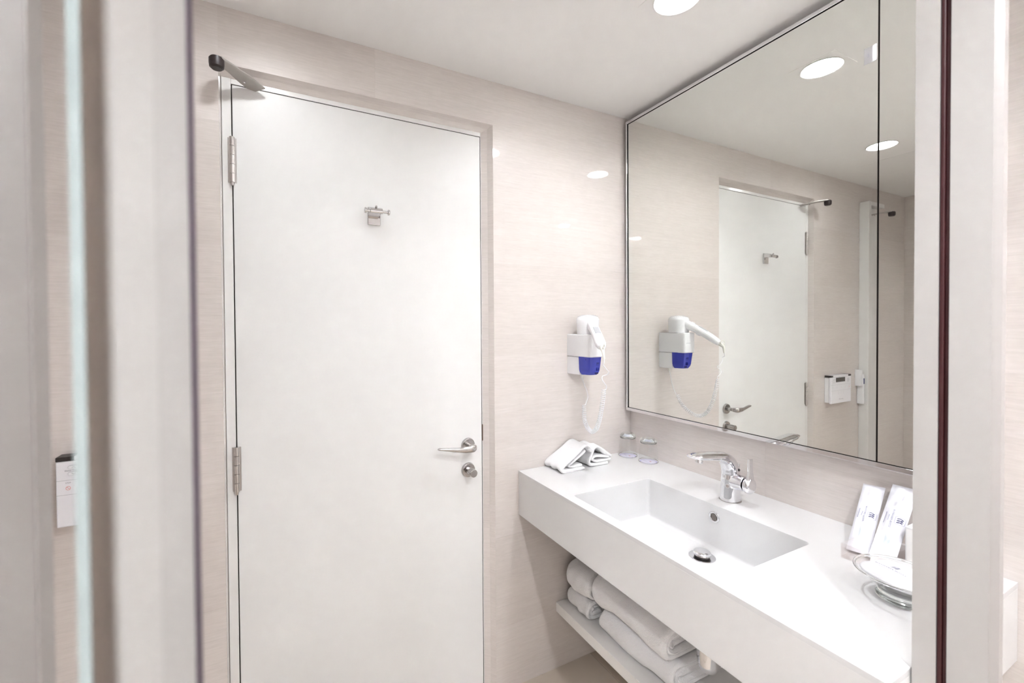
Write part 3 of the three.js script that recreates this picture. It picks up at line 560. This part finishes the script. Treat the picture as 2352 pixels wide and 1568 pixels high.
{
  const c = thing('wash_cloth', 'folded white wash cloth propped in a wedge, left one on the counter corner', 'cloth', [0, YC, 0]);
  mesh('cloth_fold', ribbon([[-.338, .008], [-.375, .0062], [-.412, .0062], [-.430, .0085], [-.4365, .0150], [-.430, .0230], [-.412, .0350], [-.388, .0500], [-.364, .0660], [-.338, .0830], [-.322, .0855], [-.304, .074], [-.300, .064]], .0115, .004, .106, 10, .008, .2), M.terry, c);
  mesh('cloth_layer', ribbon([[-.345, .016], [-.385, .0165], [-.404, .0205], [-.385, .0330], [-.355, .0510], [-.330, .066]], .009, .007, .101, 8, .006, .6), M.terry, c);
  const d = thing('wash_cloth', 'folded white wash cloth beside the drinking glasses, right one on the counter corner', 'cloth', [.010, YC, 0]);
  mesh('cloth_fold', ribbon([[-.222, .0055], [-.260, .0055], [-.292, .0060], [-.308, .0090], [-.3125, .018], [-.309, .030], [-.300, .052], [-.292, .070], [-.278, .074], [-.255, .062], [-.228, .042], [-.203, .026]], .0115, .008, .096, 10, .008, .45), M.terry, d);
  mesh('cloth_layer', ribbon([[-.205, .0165], [-.245, .0160], [-.285, .0185], [-.297, .026], [-.285, .034], [-.250, .033], [-.215, .027]], .0095, .011, .092, 8, .006, .9), M.terry, d);
}

// ---------------------------------------------------------------- upside-down tumblers with paper mats
{
  const matTex = print(256, 256, (g) => { g.strokeStyle = '#8c86c4'; g.lineWidth = 7; g.beginPath(); g.arc(128, 128, 112, 0, 7); g.stroke(); g.strokeStyle = '#a09fb8'; g.lineWidth = 3; g.beginPath(); g.moveTo(38, 90); g.lineTo(180, 214); g.stroke(); g.fillStyle = '#b04a4a'; g.fillRect(140, 118, 30, 12); g.fillRect(150, 108, 10, 10); }, '#dcd9ea');
  const spec = [[-.066, .052, 'clear glass tumbler upside down in the counter corner, behind the other'], [-.053, .148, 'clear glass tumbler upside down on the counter, nearer the tap']];
  let first = null;
  for (const [x, z, label] of spec) {
    const t = first ? first.clone() : thing('tumbler', label, 'glass', [x, YC + .0016, z], 0, 'upside-down tumblers');
    if (first) { t.name = numbered('tumbler'); t.position.set(x, YC + .0016, z); t.userData = { label, category: 'glass', group: 'upside-down tumblers' }; scene.add(t); }
    else {
      mesh('glass_wall', lathe([[.0362, .0014], [.0364, .0160], [.0350, .0360], [.0327, .0580], [.0304, .0755]], 64), M.clear, t);
      mesh('rim_bead', lathe([[.0352, .0022], [.0352, .0008], [.0366, .0002], [.0374, .0014], [.0370, .0030], [.0360, .0034], [.0352, .0022]], 64), M.glass, t);
      mesh('thick_base', lathe([[0, .0806], [.019, .0800], [.0262, .0775], [.0300, .0735], [.0309, .0780], [.0298, .0845], [.0272, .0895], [.0225, .0925], [.016, .0935], [0, .0935]], 64), M.glass, t); first = t;
    }
    const m = thing('paper_mat', z < .1 ? 'round lilac paper mat under the tumbler in the counter corner' : 'round lilac paper mat under the tumbler nearer the tap', 'mat', [x, YC, z], z < .1 ? .2 : .5, 'paper mats');
    const g = new THREE.CylinderGeometry(.034, .034, .001, 48); g.translate(0, .0007, 0); mesh('mat_disc', g, std({ map: matTex, roughness: .7 }), m);
  }
}

// ---------------------------------------------------------------- amenities at the near end of the counter
function emblem(g, x, y, s) { // three strokes in a rounded square
  g.lineWidth = s * .03; g.strokeStyle = '#70729a'; g.beginPath(); g.roundRect(x - s / 2, y - s / 2, s, s, s * .16); g.stroke();
  g.strokeStyle = '#2c2d58'; g.lineCap = 'round'; g.lineWidth = s * .10;
  for (const k of [-1, 0, 1]) { g.beginPath(); g.moveTo(x + k * s * .27 + s * .04, y - s * .27); g.quadraticCurveTo(x + k * s * .27 - s * .16, y + s * .05, x + k * s * .27 + s * .03, y + s * .28); g.stroke(); }
  g.beginPath(); g.moveTo(x - s * .25, y - s * .27); g.quadraticCurveTo(x - s * .02, y - s * .05, x + s * .03, y + s * .2); g.moveTo(x + s * .04, y - s * .27); g.quadraticCurveTo(x + s * .22, y - s * .05, x + s * .29, y + s * .2); g.stroke();
}
{
  const tray = thing('acrylic_tray', 'clear acrylic tray of toiletries against the wall below the mirror', 'tray', [-.2095, YC, .8545], 0);
  const L = .188, D = .150, hh = .033, e = .003;   // local +x to the wall, +z to the camera
  const mk = (n, a) => mesh(n, box(...a, .0006, 1), M.acrylic, tray);
  mk('tray_base', [0, L, .0003, e, 0, D]);
  mk('tray_side', [0, e, e + .0002, hh, 0, D]); mk('tray_side', [L - e, L, e + .0002, hh, 0, D]);
  mk('tray_side', [e + .0002, L - e - .0002, e + .0002, hh, 0, e]); mk('tray_side', [e + .0002, L - e - .0002, e + .0002, hh, D - e, D]);
  const PW = 256, PH = 1024;
  const pt = print(PW, PH, (g) => {
    g.save(); g.translate(PW * .5, PH * .47); g.rotate(Math.PI / 2); g.textAlign = 'center';
    emblem(g, 6, -62, 96); g.fillStyle = '#33345c'; g.font = 'bold 25px serif'; g.fillText('MANDARIN HOTEL', 0, 26);
    g.fillStyle = '#6a6b90'; for (let i = 0; i < 9; i++) g.fillRect(-38 + i * 9, 44, 6, 8); for (let i = 0; i < 15; i++) g.fillRect(-75 + i * 10, 82, 7, 9);
    g.restore();
    g.fillStyle = '#a9b8ba'; g.globalAlpha = .5; for (let i = 0; i < 8; i++) g.fillRect(100 + i * 8, 700 + (i % 3) * 14, 7, 120 - (i % 2) * 30); g.globalAlpha = 1;
  }, '#d6d5db');
  const pm = std({ map: pt, roughness: .42, clearcoat: .15, clearcoatRoughness: .3 });
  const pouch = (label, bot, top, width, sd) => {
    const o = thing('toiletry_packet', label, 'packet'), B = V(...bot), T = V(...top), up = T.clone().sub(B), Ln = up.length(); up.normalize();
    const acr = V(.12, 0, 1).addScaledVector(up, -V(.12, 0, 1).dot(up)).normalize(), nr = new THREE.Vector3().crossVectors(acr, up).normalize(), q = lattice(6, 12);
    const nu = 20, nv = 44, P = (u, v, s) => { const bul = Math.max(0, 1 - Math.abs(2 * u - 1) ** 2.6) * Math.max(0, 1 - Math.abs(2 * v - 1) ** 10) ; return B.clone().addScaledVector(acr, (u - .5) * width).addScaledVector(up, v * Ln).addScaledVector(nr, s * (.0006 + bul * .0072) + .0034 * (q(u * .8 + sd, v + sd) - .5) * bul * 2); };
    const pos = [], uv = [];
    for (const s of [1, -1]) for (let i = 0; i < nu; i++) for (let j = 0; j < nv; j++) {
      const c = [[i, j], [i + 1, j], [i + 1, j + 1], [i, j + 1]].map(([a, b]) => ({ p: P(a / nu, b / nv, s), uv: [a / nu, b / nv] }));
      for (const k of s > 0 ? [0, 1, 2, 0, 2, 3] : [0, 2, 1, 0, 3, 2]) { pos.push(c[k].p.x, c[k].p.y, c[k].p.z); uv.push(...(s > 0 ? c[k].uv : [c[k].uv[0], .02])); }
    }
    const g = new THREE.BufferGeometry(); g.setAttribute('position', new THREE.Float32BufferAttribute(pos, 3)); g.setAttribute('uv', new THREE.Float32BufferAttribute(uv, 2));
    mesh('pouch', creased(g, 60), pm, o);
    const seam = []; for (const v of [.965]) { const a = P(.01, v, 1), b = P(.99, v, 1); seam.push(cyl(.0006, .0006, a, b, 6)); }
    mesh('crimped_seal', join(seam), M.paper, o);
  };
  pouch('white printed toiletry packet leaning on the wall, left of the pair in the tray', [-.165, YC + .006, .868], [-.018, .930, .8410], .042, .1);
  pouch('white printed toiletry packet leaning on the wall, right of the pair in the tray', [-.170, YC + .008, .912], [-.018, .946, .9000], .045, .6);
  const bx = thing('card_box', 'small plain white carton standing in the tray beside the packets', 'box', [-.086, YC + .0032, .945], 0);
  mesh('carton', box(-.045, .02, 0, .086, -.006, .036, .001, 1), M.paper, bx);
  mesh('carton_flap', box(-.0455, -.0452, .004, .082, -.004, .034), M.white, bx);
  const cd = thing('white_card', 'plain white card lying against the front of the tray contents', 'card', [-.1900, YC + .0036, .900], 0);
  const cg = box(0, .0012, 0, .033, 0, .088, .0003, 1); cg.rotateZ(-.35); mesh('card_sheet', cg, M.paper, cd);
}
{ // glass soap dish and wrapped soap
  const x = -.286, z = .987;
  const t = thing('soap_dish', 'clear glass footed soap dish at the near end of the counter', 'dish', [x, YC + .0003, z]);
  const put = (g) => creased(g, 40);
  mesh('bowl_wall', put(lathe([[0, .0166], [.020, .0170], [.0335, .0195], [.0440, .0275], [.0560, .0375], [.0690, .0492]], 72)), M.clear, t);
  mesh('glass_rim', put(lathe([[.0668, .0482], [.0700, .0478], [.0716, .0497], [.0708, .0518], [.0686, .0522], [.0670, .0506], [.0668, .0482]], 80)), M.glass, t);
  mesh('glass_foot', put(lathe([[0, .0020], [.022, .0020], [.027, .0006], [.0330, 0], [.0372, .0016], [.0380, .0048], [.0352, .0098], [.0338, .0150], [.0350, .0186], [.0330, .0190], [0, .0162]], 72)), M.glass, t);
  const st = print(512, 512, (g2) => { g2.save(); g2.translate(330, 256); g2.rotate(Math.PI); g2.textAlign = 'center'; g2.save(); g2.translate(0, -46); g2.rotate(Math.PI / 2); emblem(g2, 0, 0, 82); g2.restore(); g2.fillStyle = '#33345c'; g2.font = 'bold 27px serif'; g2.fillText('MANDARIN HOTEL', 0, 28); g2.fillStyle = '#8a8ab0'; for (let i = 0; i < 9; i++) g2.fillRect(-48 + i * 11, 42, 8, 6); for (let i = 0; i < 12; i++) g2.fillRect(-72 + i * 12, 60, 9, 6); g2.restore(); }, '#dad9dd');
  const s = thing('soap_packet', 'round white wrapped soap printed with a blue emblem, lying in the glass dish', 'soap', [x, YC + .0440, z], 1.25);
  const q = lattice(10, 10), sp = new THREE.SphereGeometry(1, 56, 28), p = sp.attributes.position, uv = sp.attributes.uv;
  for (let i = 0; i < p.count; i++) { const vx = p.getX(i), vy = p.getY(i), vz = p.getZ(i), r = Math.hypot(vx, vz), a = Math.atan2(vz, vx), e = (Math.abs(Math.cos(a)) ** 3.2 + Math.abs(Math.sin(a)) ** 3.2) ** (-1 / 3.2), f = r ** .7 * e; const X = Math.cos(a) * f, Z = Math.sin(a) * f; uv.setXY(i, X * .5 + .5, .5 - Z * .5); p.setXYZ(i, X * .057, Math.sign(vy) * Math.abs(vy) ** .9 * (vy > 0 ? .0075 : .0110) + .0012 * (q(X * .5 + .5, Z * .5 + .5) - .5), Z * .049); }
  mesh('wrapper', creased(sp, 60), std({ map: st, roughness: .5 }), s);
}

renderer.render(scene, camera);
